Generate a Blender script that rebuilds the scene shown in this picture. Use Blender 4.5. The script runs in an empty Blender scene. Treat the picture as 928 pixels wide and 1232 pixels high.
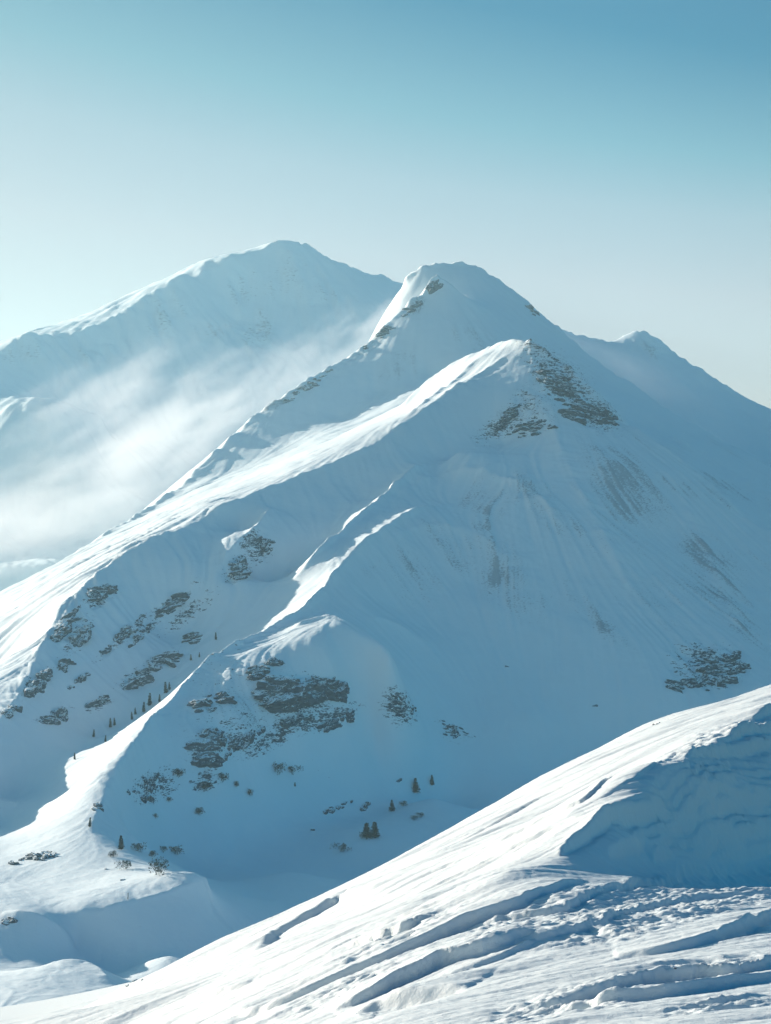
import bpy, bmesh, math, random, time
import numpy as np
from mathutils import Vector, noise as mnoise

T0 = time.time()
W, H, F = 928.0, 1232.0, 1900.0           # the photograph's frame and focal length in its pixels
PITCH = math.atan(84.0 / F)               # eye level lies at row 700
CP, SP = math.cos(PITCH), math.sin(PITCH)
scene = bpy.context.scene
COL = scene.collection

def ray(px, py):
    """direction with y = 1 through a photograph pixel"""
    cx, cu = (px - W / 2) / F, (H / 2 - py) / F
    y = CP - SP * cu
    return cx / y, (SP + CP * cu) / y

def unproject(px, py, d):
    a, t = ray(px, py)
    return a * d, d, t * d

def project(x, y, z):
    yc = y * CP + z * SP
    zc = -y * SP + z * CP
    return W / 2 + F * x / yc, H / 2 - F * zc / yc

# ---------------------------------------------------------------- noise
def _hash(ix, iy, seed):
    h = (ix.astype(np.int64) * 374761393 + iy.astype(np.int64) * 668265263 + seed * 974634721) & 0xFFFFFFFF
    h = ((h ^ (h >> 13)) * 1274126177) & 0xFFFFFFFF
    h = h ^ (h >> 16)
    return h

def gnoise(x, y, seed=0):
    x0, y0 = np.floor(x), np.floor(y)
    fx, fy = x - x0, y - y0
    u, v = fx * fx * fx * (fx * (fx * 6 - 15) + 10), fy * fy * fy * (fy * (fy * 6 - 15) + 10)
    def g(ox, oy):
        ang = _hash(x0 + ox, y0 + oy, seed) * (2 * math.pi / 4294967296.0)
        return np.cos(ang) * (fx - ox) + np.sin(ang) * (fy - oy)
    n0 = g(0, 0) * (1 - u) + g(1, 0) * u
    n1 = g(0, 1) * (1 - u) + g(1, 1) * u
    return (n0 * (1 - v) + n1 * v) * 1.4

def fbm(x, y, oct=4, seed=0, gain=.5, lac=2.03):
    s, a, f = 0, 1.0, 1.0
    for k in range(oct):
        s = s + a * gnoise(x * f + 17.3 * k, y * f - 9.1 * k, seed + k)
        a *= gain; f *= lac
    return s

def ridged(x, y, oct=4, seed=0, gain=.5):
    s, a, f = 0, 1.0, 1.0
    for k in range(oct):
        s = s + a * (1 - np.abs(gnoise(x * f + 5.3 * k, y * f + 3.1 * k, seed + k)) * 1.6)
        a *= gain; f *= 2.1
    return s

def sstep(a, b, x):
    t = np.clip((x - a) / (b - a), 0, 1)
    return t * t * (3 - 2 * t)

# ---------------------------------------------------------------- height fields
# A field lives on a grid over (x / y, ln y): cells keep their size as seen
# from the valley side.  Heights are the smoothest surface through surveyed
# crest lines, feet and spot heights; crest lines stay sharp.
def lap(z):
    p = np.pad(z, 1, mode='edge')
    return p[:-2, 1:-1] + p[2:, 1:-1] + p[1:-1, :-2] + p[1:-1, 2:] - 4 * z

class Field:
    def __init__(self, a0, a1, y0, y1):
        self.a0, self.a1, self.v0, self.v1 = a0, a1, math.log(y0), math.log(y1)
        self.pts, self.creases = [], []
    def curve(self, pts, crease=True, w=1.0, xyz=False):
        P = np.array([p if xyz else unproject(*p) for p in pts], float)
        seg = [P[0:1]]
        for i in range(len(P) - 1):
            n = max(2, int(max(abs(P[i+1][0]/P[i+1][1] - P[i][0]/P[i][1]), abs(math.log(P[i+1][1]/P[i][1]))) / .002))
            t = np.linspace(0, 1, n + 1)[1:, None]
            # cubic through neighbours, gives a natural line
            p0, p1, p2, p3 = P[max(i-1, 0)], P[i], P[i+1], P[min(i+2, len(P)-1)]
            m1, m2 = (p2 - p0) * .5, (p3 - p1) * .5
            if i == 0: m1 = p2 - p1
            if i == len(P) - 2: m2 = p2 - p1
            seg.append((2*t**3-3*t**2+1)*p1 + (t**3-2*t**2+t)*m1 + (-2*t**3+3*t**2)*p2 + (t**3-t**2)*m2)
        Q = np.vstack(seg)
        self.pts.append(np.c_[Q[:, 0] / Q[:, 1], np.log(Q[:, 1]), Q[:, 2], np.full(len(Q), w)])
        if crease: self.creases.append(Q)
    def spots(self, pts, w=1.0, xyz=False):
        Q = np.array([p if xyz else unproject(*p) for p in pts], float)
        self.pts.append(np.c_[Q[:, 0] / Q[:, 1], np.log(Q[:, 1]), Q[:, 2], np.full(len(Q), w)])
    def solve(self, du, levels=4, iters=(400, 300, 250, 200), wm=.02, wc=20.0, soft=.03):
        P = np.vstack(self.pts)
        z = None
        for lv in range(levels - 1, -1, -1):
            h = du * 2 ** lv
            nc, nr = int(math.ceil((self.a1 - self.a0) / h)) + 1, int(math.ceil((self.v1 - self.v0) / h)) + 1
            cx, cy = np.clip((P[:, 0] - self.a0) / h, 0, nc - 1.001), np.clip((P[:, 1] - self.v0) / h, 0, nr - 1.001)
            i, j = cx.astype(int), cy.astype(int)
            fx, fy = cx - i, cy - j
            idx = np.stack([j*nc+i, j*nc+i+1, (j+1)*nc+i, (j+1)*nc+i+1])
            wt = np.stack([(1-fx)*(1-fy), fx*(1-fy), (1-fx)*fy, fx*fy])
            cw = P[:, 3] * wc * min(1.0, (h / du) * .5 + .5)
            N = nc * nr
            wb = np.ones((nr, nc))
            for Q in self.creases:
                ci = np.clip(np.rint((Q[:, 0]/Q[:, 1] - self.a0) / h).astype(int), 0, nc-1)
                cj = np.clip(np.rint((np.log(Q[:, 1]) - self.v0) / h).astype(int), 0, nr-1)
                wb[cj, ci] = 0
            wb = soft + (1 - soft) * blur(wb, 1)
            def A(z):
                b = lap(wb * lap(z)) - wm * lap(z)
                s = (wt * z.ravel()[idx]).sum(0) * cw
                return b + np.bincount(idx.ravel(), (wt * s).ravel(), N).reshape(nr, nc)
            b = np.bincount(idx.ravel(), (wt * (cw * P[:, 2])).ravel(), N).reshape(nr, nc)
            diag = 20 * wb + 4 * wm + np.bincount(idx.ravel(), (wt * wt * cw).ravel(), N).reshape(nr, nc)
            if z is None:
                z = np.full((nr, nc), P[:, 2].mean())
            else:
                z = bisample(z, np.arange(nc) * h / hp, np.arange(nr) * h / hp, True)
            r = b - A(z); d = r / diag; p = d.copy(); rz = (r * d).sum()
            for it in range(iters[levels - 1 - lv] if lv else iters[-1]):
                q = A(p); al = rz / (p * q).sum()
                z = z + al * p; r = r - al * q
                d = r / diag; rn = (r * d).sum(); p = d + (rn / rz) * p; rz = rn
            hp = h
        self.z, self.h = z, du
        return z
    def upsample(self, du):
        nc, nr = int((self.a1 - self.a0) / du) + 1, int((self.v1 - self.v0) / du) + 1
        self.z = cubic(self.z, np.arange(nc) * du / self.h, np.arange(nr) * du / self.h)
        self.h = du
        self.a = self.a0 + np.arange(nc) * du
        self.v = self.v0 + np.arange(nr) * du
        self.y = np.repeat(np.exp(self.v)[:, None], nc, 1)
        self.x = self.a[None, :] * self.y
    def height(self, x, y):
        a, v = np.asarray(x) / y, np.log(y)
        return bilin(self.z, (a - self.a0) / self.h, (v - self.v0) / self.h)
    def hit(self, px, py):
        """where the line of sight through a pixel first meets this ground"""
        a, t = ray(px, py)
        ys = np.exp(np.arange(self.v0, self.v1, .0006))
        g = self.height(a * ys, ys) - t * ys
        k = np.nonzero(g > 0)[0]
        y = ys[k[0]] if len(k) else ys[-1]
        return Vector((a * y, y, float(self.height(a * y, y))))
    def normal(self, x, y, e=2.0):
        return Vector((float(self.height(x - e, y) - self.height(x + e, y)), float(self.height(x, y - e) - self.height(x, y + e)), 2 * e)).normalized()

def bilin(z, cx, cy):
    nr, nc = z.shape
    cx, cy = np.clip(cx, 0, nc - 1.001), np.clip(cy, 0, nr - 1.001)
    i, j = cx.astype(int), cy.astype(int)
    fx, fy = cx - i, cy - j
    return (z[j, i]*(1-fx) + z[j, i+1]*fx)*(1-fy) + (z[j+1, i]*(1-fx) + z[j+1, i+1]*fx)*fy

def bisample(z, cx, cy, grid):
    X, Y = np.meshgrid(cx, cy)
    return bilin(z, X, Y)

def cubic(z, cx, cy):
    def axis(z, c):
        n = z.shape[0]
        c = np.clip(c, 0, n - 1.001); i = c.astype(int); t = (c - i)[:, None]
        k = lambda o: z[np.clip(i + o, 0, n - 1)]
        # cubic B-spline-ish blend, keeps crest lines crisp but not stepped
        w0, w1, w2, w3 = (-t+2*t**2-t**3)/2, (2-5*t**2+3*t**3)/2, (t+4*t**2-3*t**3)/2, (-t**2+t**3)/2
        return w0*k(-1) + w1*k(0) + w2*k(1) + w3*k(2)
    return axis(axis(z, cy).T.copy(), cx).T.copy()

def blur(z, n=1):
    for _ in range(n):
        p = np.pad(z, 1, mode='edge')
        z = (p[:-2, 1:-1] + p[2:, 1:-1] + p[1:-1, :-2] + p[1:-1, 2:] + 4 * z) / 8
    return z

def flow(z, src, steps, ds=1.0):
    """smear a noise along the fall line of z (both ways)"""
    zs = blur(z, 12)
    gy, gx = np.gradient(zs)
    m = np.hypot(gx, gy) + 1e-9
    gx, gy = (gx / m).astype(np.float32), (gy / m).astype(np.float32)
    nr, nc = z.shape
    J, I = np.mgrid[0:nr, 0:nc].astype(np.float32)
    acc = src.astype(np.float32).copy(); src = acc.copy(); n = 1
    for sgn in (1, -1):
        X, Y = I.copy(), J.copy()
        for k in range(steps):
            ii, jj = np.clip(np.rint(X), 0, nc-1).astype(np.int32), np.clip(np.rint(Y), 0, nr-1).astype(np.int32)
            X += sgn * ds * gx[jj, ii]; Y += sgn * ds * gy[jj, ii]
            ii, jj = np.clip(np.rint(X), 0, nc-1).astype(np.int32), np.clip(np.rint(Y), 0, nr-1).astype(np.int32)
            acc += src[jj, ii]; n += 1
    acc /= n
    return acc / (acc.std() + 1e-9)

def crest(f, pts, h, r_hi, r_lo, reach=40, rag=0.0, seed=0, taper=.12, jagged=.7):
    """a sharp wind-built edge along a crest: wide on its left / far side, steep on the other"""
    P = np.array([unproject(*p) for p in pts], float)
    Q = [P[0]]
    for i in range(len(P) - 1):
        p0, p1, p2, p3 = P[max(i-1,0)], P[i], P[i+1], P[min(i+2,len(P)-1)]
        n = max(3, int(np.linalg.norm(p2 - p1) / 4))
        for t in np.linspace(0, 1, n)[1:]:
            Q.append(.5*((2*p1)+(-p0+p2)*t+(2*p0-5*p1+4*p2-p3)*t*t+(-p0+3*p1-3*p2+p3)*t**3))
    Q = np.array(Q)[:, :2]
    if rag:
        s_ = np.arange(len(Q)) * .25
        Q = Q + rag * np.c_[fbm(s_ * .9, s_ * 0 + seed, 3, seed), fbm(s_ * .9, s_ * 0 + seed + 40, 3, seed + 1)]
    nr, nc = f.z.shape
    D = np.full(f.z.shape, 1e9, np.float32); S = np.zeros(f.z.shape, np.float32); T = np.zeros(f.z.shape, np.float32)
    for i in range(len(Q) - 1):
        ax, ay = Q[i]; dx, dy = Q[i+1] - Q[i]; l2 = dx*dx + dy*dy + 1e-9
        wj = int(reach / ay / f.h) + 2
        ci, cj = int((ax / ay - f.a0) / f.h), int((math.log(ay) - f.v0) / f.h)
        i0, i1, j0, j1 = max(0, ci-wj), min(nc, ci+wj), max(0, cj-wj), min(nr, cj+wj)
        if i1 <= i0 or j1 <= j0: continue
        X, Y = f.x[j0:j1, i0:i1] - ax, f.y[j0:j1, i0:i1] - ay
        t = np.clip((X*dx + Y*dy) / l2, 0, 1)
        ex, ey = X - t*dx, Y - t*dy
        d = np.hypot(ex, ey); k = d < D[j0:j1, i0:i1]
        D[j0:j1, i0:i1][k] = d[k]; S[j0:j1, i0:i1][k] = np.sign(dx*ey - dy*ex)[k]; T[j0:j1, i0:i1][k] = (i + t[k]) / (len(Q) - 1)
    # points run from high to low: the far / left side is on the right hand of travel
    r = np.where(S < 0, r_hi, r_lo)
    e = np.clip((reach - D) / reach, 0, 1)
    tp = np.clip(np.minimum(T, 1 - T) / taper, 0, 1)
    jag = 1 + jagged * fbm(T * len(Q) / 5, T * 0 + seed * 3.3, 3, seed + 70)
    f.z += (h * jag * np.exp(-D / r) * e * tp * (D < reach)).astype(float)

def field_mesh(name, f, mat, attrs=None):
    nr, nc = f.z.shape
    co = np.stack([f.x, f.y, f.z], -1).reshape(-1, 3).astype(np.float32)
    me = bpy.data.meshes.new(name)
    me.vertices.add(nr * nc); me.vertices.foreach_set('co', co.ravel())
    J, I = np.mgrid[0:nr-1, 0:nc-1]
    q = (J * nc + I).ravel()
    quads = np.stack([q, q + 1, q + nc + 1, q + nc], 1).astype(np.int32)
    n = len(quads)
    me.loops.add(n * 4); me.loops.foreach_set('vertex_index', quads.ravel())
    me.polygons.add(n)
    me.polygons.foreach_set('loop_start', np.arange(n, dtype=np.int32) * 4)
    me.update(calc_edges=True)
    me.polygons.foreach_set('use_smooth', np.ones(n, bool))
    for k, arr in (attrs or {}).items():
        at = me.attributes.new(k, 'FLOAT', 'POINT')
        at.data.foreach_set('value', arr.ravel().astype(np.float32))
    me.materials.append(mat)
    o = bpy.data.objects.new(name, me); COL.objects.link(o)
    o['kind'] = 'structure'
    return o

# ---------------------------------------------------------------- materials
def mat_new(name):
    m = bpy.data.materials.new(name); m.use_nodes = True
    nt = m.node_tree
    return m, nt, nt.nodes['Principled BSDF']

class NB:
    def __init__(s, nt): s.nt = nt
    def n(s, t, **kw):
        nd = s.nt.nodes.new(t)
        for k, v in kw.items():
            if k.startswith('i_'):
                key = k[2:]
                nd.inputs[int(key) if key.isdigit() else key.replace('_', ' ')].default_value = v
            else: setattr(nd, k, v)
        return nd
    def l(s, a, b): s.nt.links.new(a, b)
    def math(s, op, a, b=None, clamp=False):
        nd = s.nt.nodes.new('ShaderNodeMath'); nd.operation = op; nd.use_clamp = clamp
        for k, x in enumerate((a, b)):
            if x is None: continue
            if isinstance(x, (int, float)): nd.inputs[k].default_value = x
            else: s.l(x, nd.inputs[k])
        return nd.outputs[0]
    def noise(s, vec, scale, detail=4, rough=.55, dim='3D'):
        nd = s.n('ShaderNodeTexNoise'); nd.noise_dimensions = dim
        nd.inputs['Scale'].default_value = scale; nd.inputs['Detail'].default_value = detail; nd.inputs['Roughness'].default_value = rough
        s.l(vec, nd.inputs['Vector']); return nd.outputs['Fac']
    def ramp(s, x, lo, hi):
        nd = s.n('ShaderNodeMapRange'); nd.interpolation_type = 'SMOOTHSTEP'
        nd.inputs['From Min'].default_value = lo; nd.inputs['From Max'].default_value = hi
        s.l(x, nd.inputs['Value']); return nd.outputs['Result']
    def mix(s, f, a, b):
        nd = s.n('ShaderNodeMix'); nd.data_type = 'RGBA'
        if isinstance(f, (int, float)): nd.inputs[0].default_value = f
        else: s.l(f, nd.inputs[0])
        for k, x in ((6, a), (7, b)):
            if isinstance(x, tuple): nd.inputs[k].default_value = (*x, 1)
            else: s.l(x, nd.inputs[k])
        return nd.outputs[2]

SNOW = (.76, .89, .925)
CRUST_DIM = (.66, .765, .79)                 # wind crust of the near slope, darkened to hold down its strong sunlight
ROCK_D, ROCK_L = (.018, .042, .066), (.072, .128, .172)

def snow_mountain(name, rock_scale, grain, grain_str, bump_dist):
    """snow with bare and dusted rock where the vertex attribute 'rock' says so"""
    m, nt, bs = mat_new(name); b = NB(nt)
    geo = b.n('ShaderNodeNewGeometry'); pos = geo.outputs['Position']
    at = b.n('ShaderNodeAttribute'); at.attribute_name = 'rock'
    stm = b.n('ShaderNodeMapping'); b.l(pos, stm.inputs[0]); stm.inputs['Rotation'].default_value = (.3, .25, 0); stm.inputs['Scale'].default_value = (.5, .5, 1.9)
    n1 = b.noise(stm.outputs[0], rock_scale, 5, .62)
    n2 = b.noise(stm.outputs[0], rock_scale * 4.3, 5, .65)
    nz = b.n('ShaderNodeSeparateXYZ'); b.l(geo.outputs['True Normal'], nz.inputs[0])
    steep = b.math('MULTIPLY', b.math('SUBTRACT', .80, nz.outputs[2]), .45)
    th = b.math('ADD', b.math('ADD', at.outputs['Fac'], steep), b.math('ADD', b.math('MULTIPLY', b.math('SUBTRACT', n1, .5), 1.9), b.math('MULTIPLY', b.math('SUBTRACT', n2, .5), 2.1)))
    at2 = b.n('ShaderNodeAttribute'); at2.attribute_name = 'dust'  # dusted rock, plus rib shading painted in as tone
    thd = b.math('ADD', at2.outputs['Fac'], b.math('MULTIPLY', b.math('SUBTRACT', n2, .5), 2.3))
    mask = b.math('MAXIMUM', b.ramp(th, .44, .58), b.math('MULTIPLY', b.ramp(thd, .36, .74), .46))
    rockc = b.mix(b.ramp(b.noise(pos, rock_scale * 2.2, 5, .65), .35, .7), ROCK_D, ROCK_L)
    bs.inputs['Roughness'].default_value = .62
    snowc = b.mix(b.noise(pos, rock_scale * .3, 3), tuple(c * .96 for c in SNOW), SNOW)
    b.l(b.mix(mask, snowc, rockc), bs.inputs['Base Color'])
    bs.inputs['Specular IOR Level'].default_value = .25
    hgt = b.math('ADD', b.math('MULTIPLY', b.noise(pos, grain, 5, .6), .6), b.math('MULTIPLY', mask, b.math('MULTIPLY', n2, 1.6)))
    bp = b.n('ShaderNodeBump'); bp.inputs['Strength'].default_value = grain_str; bp.inputs['Distance'].default_value = bump_dist
    b.l(hgt, bp.inputs['Height']); b.l(bp.outputs['Normal'], bs.inputs['Normal'])
    return m

# ================================================================ MASSIF
m = Field(-.36, .36, 400, 3300)
# crest from the summit down the left, where light turns to shade
m.curve([(632,416,1560),(604,447,1525),(564,465,1495),(539,480,1465),(464,530,1380),(400,560,1335),(320,590,1280),(230,635,1205),(165,665,1150),(105,707,1095),(75,737,1060),(57,770,1020),(25,835,935),(5,865,895),(-40,905,840),(-110,960,760)])
m.curve([(632,416,1560),(600,417,1590),(575,428,1600),(545,440,1605),(500,475,1595),(480,500,1575)])
# summit ridge to the right
m.curve([(632,416,1560),(664,432,1545),(689,450,1530),(709,465,1515),(724,485,1500),(740,507,1485),(764,517,1470),(794,537,1450),(824,560,1435),(864,595,1410),(889,620,1390),(928,645,1380),(1000,690,1370),(1150,780,1350)])
m.spots([(660,470,1700),(764,545,1630),(864,625,1560),(928,670,1530),(1100,790,1500)])
# second ridge behind, right
m.curve([(740,495,1900),(769,513,1870),(824,537,1820),(884,572,1780),(928,597,1750),(1000,640,1720),(1150,720,1680)])
m.curve([(559,319,2500),(571,327,2500),(604,342,2490),(634,365,2480),(651,382,2470),(664,392,2460),(704,425,2430),(744,455,2390),(789,485,2330),(844,520,2260),(889,545,2200),(928,565,2160),(1000,600,2100),(1150,680,2000)])
m.spots([(600,400,2900),(700,480,2850),(800,560,2800),(900,630,2700),(1100,740,2600)])
m.spots([(700,560,3250),(500,560,3250),(300,680,3200),(100,740,3200),(-150,780,3100),(1000,700,3200)])
# front crest of the second peak, running down left
m.curve([(640,430,2230),(589,385,2280),(559,360,2300),(524,340,2310),(509,362,2290),(489,375,2270),(464,395,2240),(440,420,2200),(390,450,2130),(330,487,2050),(300,512,2010),(270,540,1950),(240,565,1900),(215,590,1850),(150,635,1760),(80,672,1680),(0,715,1590),(-80,760,1500),(-200,830,1400)])
m.curve([(559,319,2500),(539,322,2490),(509,326,2480),(484,345,2470),(455,390,2450),(425,450,2430),(390,520,2400)])
m.spots([(300,620,2400),(150,700,2200),(0,770,2000),(-150,840,1900),(440,560,2700),(520,365,2400)])
# grey face between, and the sunlit bench
m.spots([(560,430,2150),(520,450,2130),(450,470,2085),(405,500,2020),(340,530,1955),(280,565,1885),(400,530,1540),(300,575,1450),(200,625,1350),(100,675,1310),(0,740,1250),(0,800,1060),(-100,850,980),(640,445,2000),(690,460,1950)])
# main face
m.curve([(1150,930,980),(928,900,990),(760,905,1000),(680,915,990),(600,928,975),(540,935,965),(480,945,935),(400,950,900),(330,960,860),(250,975,820),(195,995,790),(160,1010,740)], crease=False)
m.spots([(630,500,1445),(606,530,1431),(550,548,1372),(630,600,1275),(630,700,1165),(630,800,1070),(630,870,1010),(740,560,1360),(740,650,1240),(740,760,1110),(740,840,1040),
         (900,700,1270),(900,760,1170),(900,820,1080),(800,650,1290),(800,750,1140),(800,830,1050),(1050,800,1190),(1050,860,1080)])
# two spurs under the summit and the knoll at their foot
m.curve([(545,558,1378),(530,562,1368),(495,578,1328),(460,605,1266),(420,640,1192),(380,675,1132),(352,702,1108)])
m.curve([(545,606,1285),(503,620,1238),(470,640,1192),(430,668,1136),(400,700,1084),(370,735,1036),(330,758,1000),(285,785,960),(240,812,918),(212,845,881),(190,868,855),(165,903,802),(135,950,745),(107,998,690)])
m.curve([(420,748,985),(400,742,993),(370,750,990),(345,762,975)])
m.spots([(470,800,955),(400,800,940),(350,840,905),(300,880,868),(260,920,835),(500,850,985),(560,850,1020),(560,700,1165),(500,720,1126),(460,725,1100),(450,880,945)])
# gully and left face
m.spots([(330,735,1075),(250,800,1020),(180,860,955),(100,905,890),(0,955,830),(-80,1000,770),
         (500,566,1347),(440,600,1292),(290,642,1222),(250,668,1160),(404,650,1200),(335,613,1250),(322,702,1160),(205,763,1086),(165,830,1005),(125,888,935)])
m.curve([(330,610,1247),(305,642,1195),(275,672,1152),(258,700,1118)])
m.spots([(50,985,745),(0,1025,690),(100,950,795)])
# valley bowl and the lit benches
m.spots([(440,1000,840),(300,1080,690),(520,960,910),(350,1050,750),(250,1100,610),(230,1110,588),(180,1155,555),(600,990,890),(420,1060,770),(150,1166,562),(205,1150,553),(300,1130,610),(760,960,930),(240,1160,570)])
m.curve([(250,1061,610),(190,1082,592),(115,1098,580),(60,1092,585),(10,1078,600),(-60,1075,610)])
m.curve([(107,998,690),(140,1022,668),(180,1042,648),(250,1061,612)])
m.spots([(100,1060,625),(30,1060,635)])
m.curve([(-60,1100,578),(0,1098,573),(40,1101,570),(70,1115,570),(92,1136,573)])
m.spots([(40,1152,550),(0,1155,546),(95,1166,562),(-60,1150,545),(70,1155,556),(20,1155,548)])
m.curve([(-80,1180,480),(0,1173,482),(40,1166,487),(102,1162,490),(137,1186,472)])
m.spots([(60,1232,420),(-100,1232,420),(165,1200,520),(300,1232,450),(500,1200,520),(700,1150,560),(900,1100,600)])
m.solve(.0025, iters=(500, 400, 400, 350))
print('solve massif', round(time.time() - T0, 1))
m.upsample(.00125)

def ell(px, py, cx, cy, rx, ry, ang=0.0):
    """soft ellipse in survey coordinates, 1 in the middle, 0 outside"""
    c, s = math.cos(math.radians(ang)), math.sin(math.radians(ang))
    u, w = (px - cx) * c + (py - cy) * s, -(px - cx) * s + (py - cy) * c
    return np.clip(1.25 - np.hypot(u / rx, w / ry), 0, 1)

def flowed(f, seed, steps):
    rng = np.random.default_rng(seed)
    return flow(f.z, blur(rng.standard_normal(f.z.shape), 1), steps)
PX, PY = project(m.x, m.y, m.z)
fl = flowed(m, 1, 26)
fl2 = flow(m.z, blur(np.random.default_rng(2).standard_normal(m.z.shape), 4), 60)
print('flow', round(time.time() - T0, 1))
HARD = [ # bare rock areas: cx cy rx ry angle strength   (survey coordinates)
 (675,455,62,30,38,.75),(715,497,36,20,25,1.0),(640,490,30,34,0,.55),(600,515,45,14,-35,.5),
 (355,838,52,30,-5,.34),(270,810,50,26,-30,.30),(265,880,60,30,-30,.30),(330,885,60,16,-28,.28),(390,865,50,14,-20,.30),
 (850,800,48,28,10,.9),(480,850,30,24,40,.22),(548,880,34,18,25,.22),
 (118,722,30,12,-35,.6),(92,768,12,38,30,.6),(40,825,46,8,-42,.6),(62,860,30,8,-25,.5),
 (175,806,64,9,-33,.62),(120,848,40,6,-28,.5),(200,732,66,7,-38,.6),(155,762,60,6,-40,.55),(180,755,50,5,-40,.5),(285,688,22,14,-45,.6),(310,660,20,22,-50,.5),(230,735,50,10,-38,.55),
 (190,945,36,20,-30,.28),(245,940,24,14,-30,.25),
]
DUST = [ # thin dusted rock in streaks
 (745,590,80,46,50,.85),(715,560,40,18,50,.6),(640,590,40,24,30,.45),(690,640,30,14,50,.5),(660,620,50,20,45,.5),(605,695,50,36,60,.75),(560,665,70,30,20,.55),(500,690,50,45,60,.5),(720,745,75,16,48,.6),(860,700,80,40,50,.75),(890,745,50,22,52,.65),(640,720,40,60,60,.35),(800,720,60,60,45,.35),
 (640,500,60,30,0,.35),(430,570,60,16,-40,.25),(395,450,70,9,-36,.6),(330,488,50,8,-32,.6),(450,412,50,8,-40,.6),(560,400,60,30,30,.35),(470,450,60,30,-35,.4),(500,368,22,16,-40,.6),(300,850,90,60,-30,.3),(780,540,60,9,42,.45),
 (350,690,60,10,-40,.4),(440,690,40,12,-40,.3),
]
hard = np.zeros_like(m.z); dust = np.zeros_like(m.z)
for (cx, cy, rx, ry, an, st) in HARD: hard = np.maximum(hard, st * ell(PX, PY, cx, cy, rx, ry, an))
for (cx, cy, rx, ry, an, st) in DUST: dust = np.maximum(dust, st * ell(PX, PY, cx, cy, rx, ry, an))
near = 1 - sstep(1700, 2100, m.y)
big = fbm(m.x / 90, m.y / 90, 4, 11)
mid = fbm(m.x / 22, m.y / 22, 4, 21)
fin = fbm(m.x / 6, m.y / 6, 3, 31)
rg = ridged(m.x / 26, m.y / 26, 4, 41)
rg2 = ridged(m.x / 8, m.y / 8, 3, 51)
valley = 1 - sstep(-120, -60, m.z)
rough = .35 + .65 * sstep(.05, .3, hard + dust)
m.z += big * 2.2 * (1 - .7 * valley) + mid * .55 * rough + fin * .10
m.z += fl * .13 * (1 - valley) * (.5 + dust * 2.2) + fl2 * .32 * (1 - .8 * valley)
lit = ell(PX, PY, 120, 690, 210, 110, -38)
fl3 = flow(m.z, blur(np.random.default_rng(3).standard_normal(m.z.shape), 14), 80)
m.z += lit * (1.5 * fl3 + .35 * fl2) * sstep(900, 1050, m.y)
etch = np.maximum(ell(PX, PY, 830, 640, 150, 170, 0), ell(PX, PY, 580, 640, 120, 90, 20))
m.z += etch * (.20 * fl + .14 * fl2)
RIDGE_E = [(632,416,1560),(604,447,1525),(564,465,1495),(539,480,1465),(464,530,1380),(400,560,1335),(320,590,1280),(230,635,1205),(165,665,1150),(105,707,1095),(75,737,1060),(57,770,1020),(25,835,935),(5,865,895),(-40,905,840)]
crest(m, RIDGE_E, 3.0, 16, 5, 40, .8, 1)
crest(m, [(632,416,1560),(600,417,1590),(575,428,1600),(545,440,1605),(500,475,1595),(480,500,1575)], 4, 12, 10, 35, .6, 2)
crest(m, [(632,416,1560),(664,432,1545),(689,450,1530),(709,465,1515),(724,485,1500),(740,507,1485),(764,517,1470),(794,537,1450),(824,560,1435),(864,595,1410),(889,620,1390),(928,645,1380),(1000,690,1370)], 3.5, 10, 10, 35, .7, 3, .02)
crest(m, [(545,558,1378),(530,562,1368),(495,578,1328),(460,605,1266),(420,640,1192),(380,675,1132),(352,702,1108)], 7, 13, 4, 34, .7, 4, .12, .3)
crest(m, [(545,606,1285),(503,620,1238),(470,640,1192),(430,668,1136),(400,700,1084),(370,735,1036),(330,758,1000),(285,785,960),(240,812,918),(212,845,881),(190,868,855),(165,903,802),(135,950,745),(107,998,690)], 5.5, 12, 4, 34, .6, 5, .12, .3)
crest(m, [(420,748,985),(400,742,993),(370,750,990),(345,762,975)], 3, 10, 4, 25, .5, 6, .3)
crest(m, [(330,610,1247),(305,642,1195),(275,672,1152),(258,700,1118)], 4, 10, 4, 25, .6, 7, .25)
crest(m, [(559,319,2500),(571,327,2500),(604,342,2490),(634,365,2480),(651,382,2470),(664,392,2460),(704,425,2430),(744,455,2390),(789,485,2330),(844,520,2260),(889,545,2200),(928,565,2160),(1000,600,2100)], 5, 18, 14, 60, 1.5, 8, .02)
crest(m, [(589,385,2280),(559,360,2300),(524,340,2310),(509,362,2290),(489,375,2270),(464,395,2240),(440,420,2200),(390,450,2130),(330,487,2050),(300,512,2010),(270,540,1950),(240,565,1900),(215,590,1850),(150,635,1760),(80,672,1680)], 6, 22, 9, 60, 2.2, 9, .1)
crest(m, [(559,319,2500),(539,322,2490),(509,326,2480),(484,345,2470)], 5, 20, 12, 60, 1.5, 10, .1)
crest(m, [(740,495,1900),(769,513,1870),(824,537,1820),(884,572,1780),(928,597,1750),(1000,640,1720)], 3, 18, 14, 50, 1.0, 11, .1)
def on(pts): return [(px, py, m.hit(px, py).y) for px, py in pts]
crest(m, [(484,345,2470),(509,326,2480),(526,327,2485),(539,322,2490),(549,325,2495),(559,319,2500),(571,327,2500),(590,336,2495),(604,342,2490)], 4, 8, 6, 34, 2.0, 41, .05)
crest(m, [(545,345,2308),(524,340,2310),(509,362,2290),(489,375,2270)], 6, 8, 6, 30, 2.0, 42, .1)
crest(m, [(600,419,1588),(617,417,1572),(632,416,1560),(646,422,1553),(664,432,1545)], 3.5, 5, 4, 18, .8, 43, .1)
crest(m, on([(596,421),(560,447),(522,478),(490,503)]), 3, 9, 5, 26, .8, 44, .2)
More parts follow.
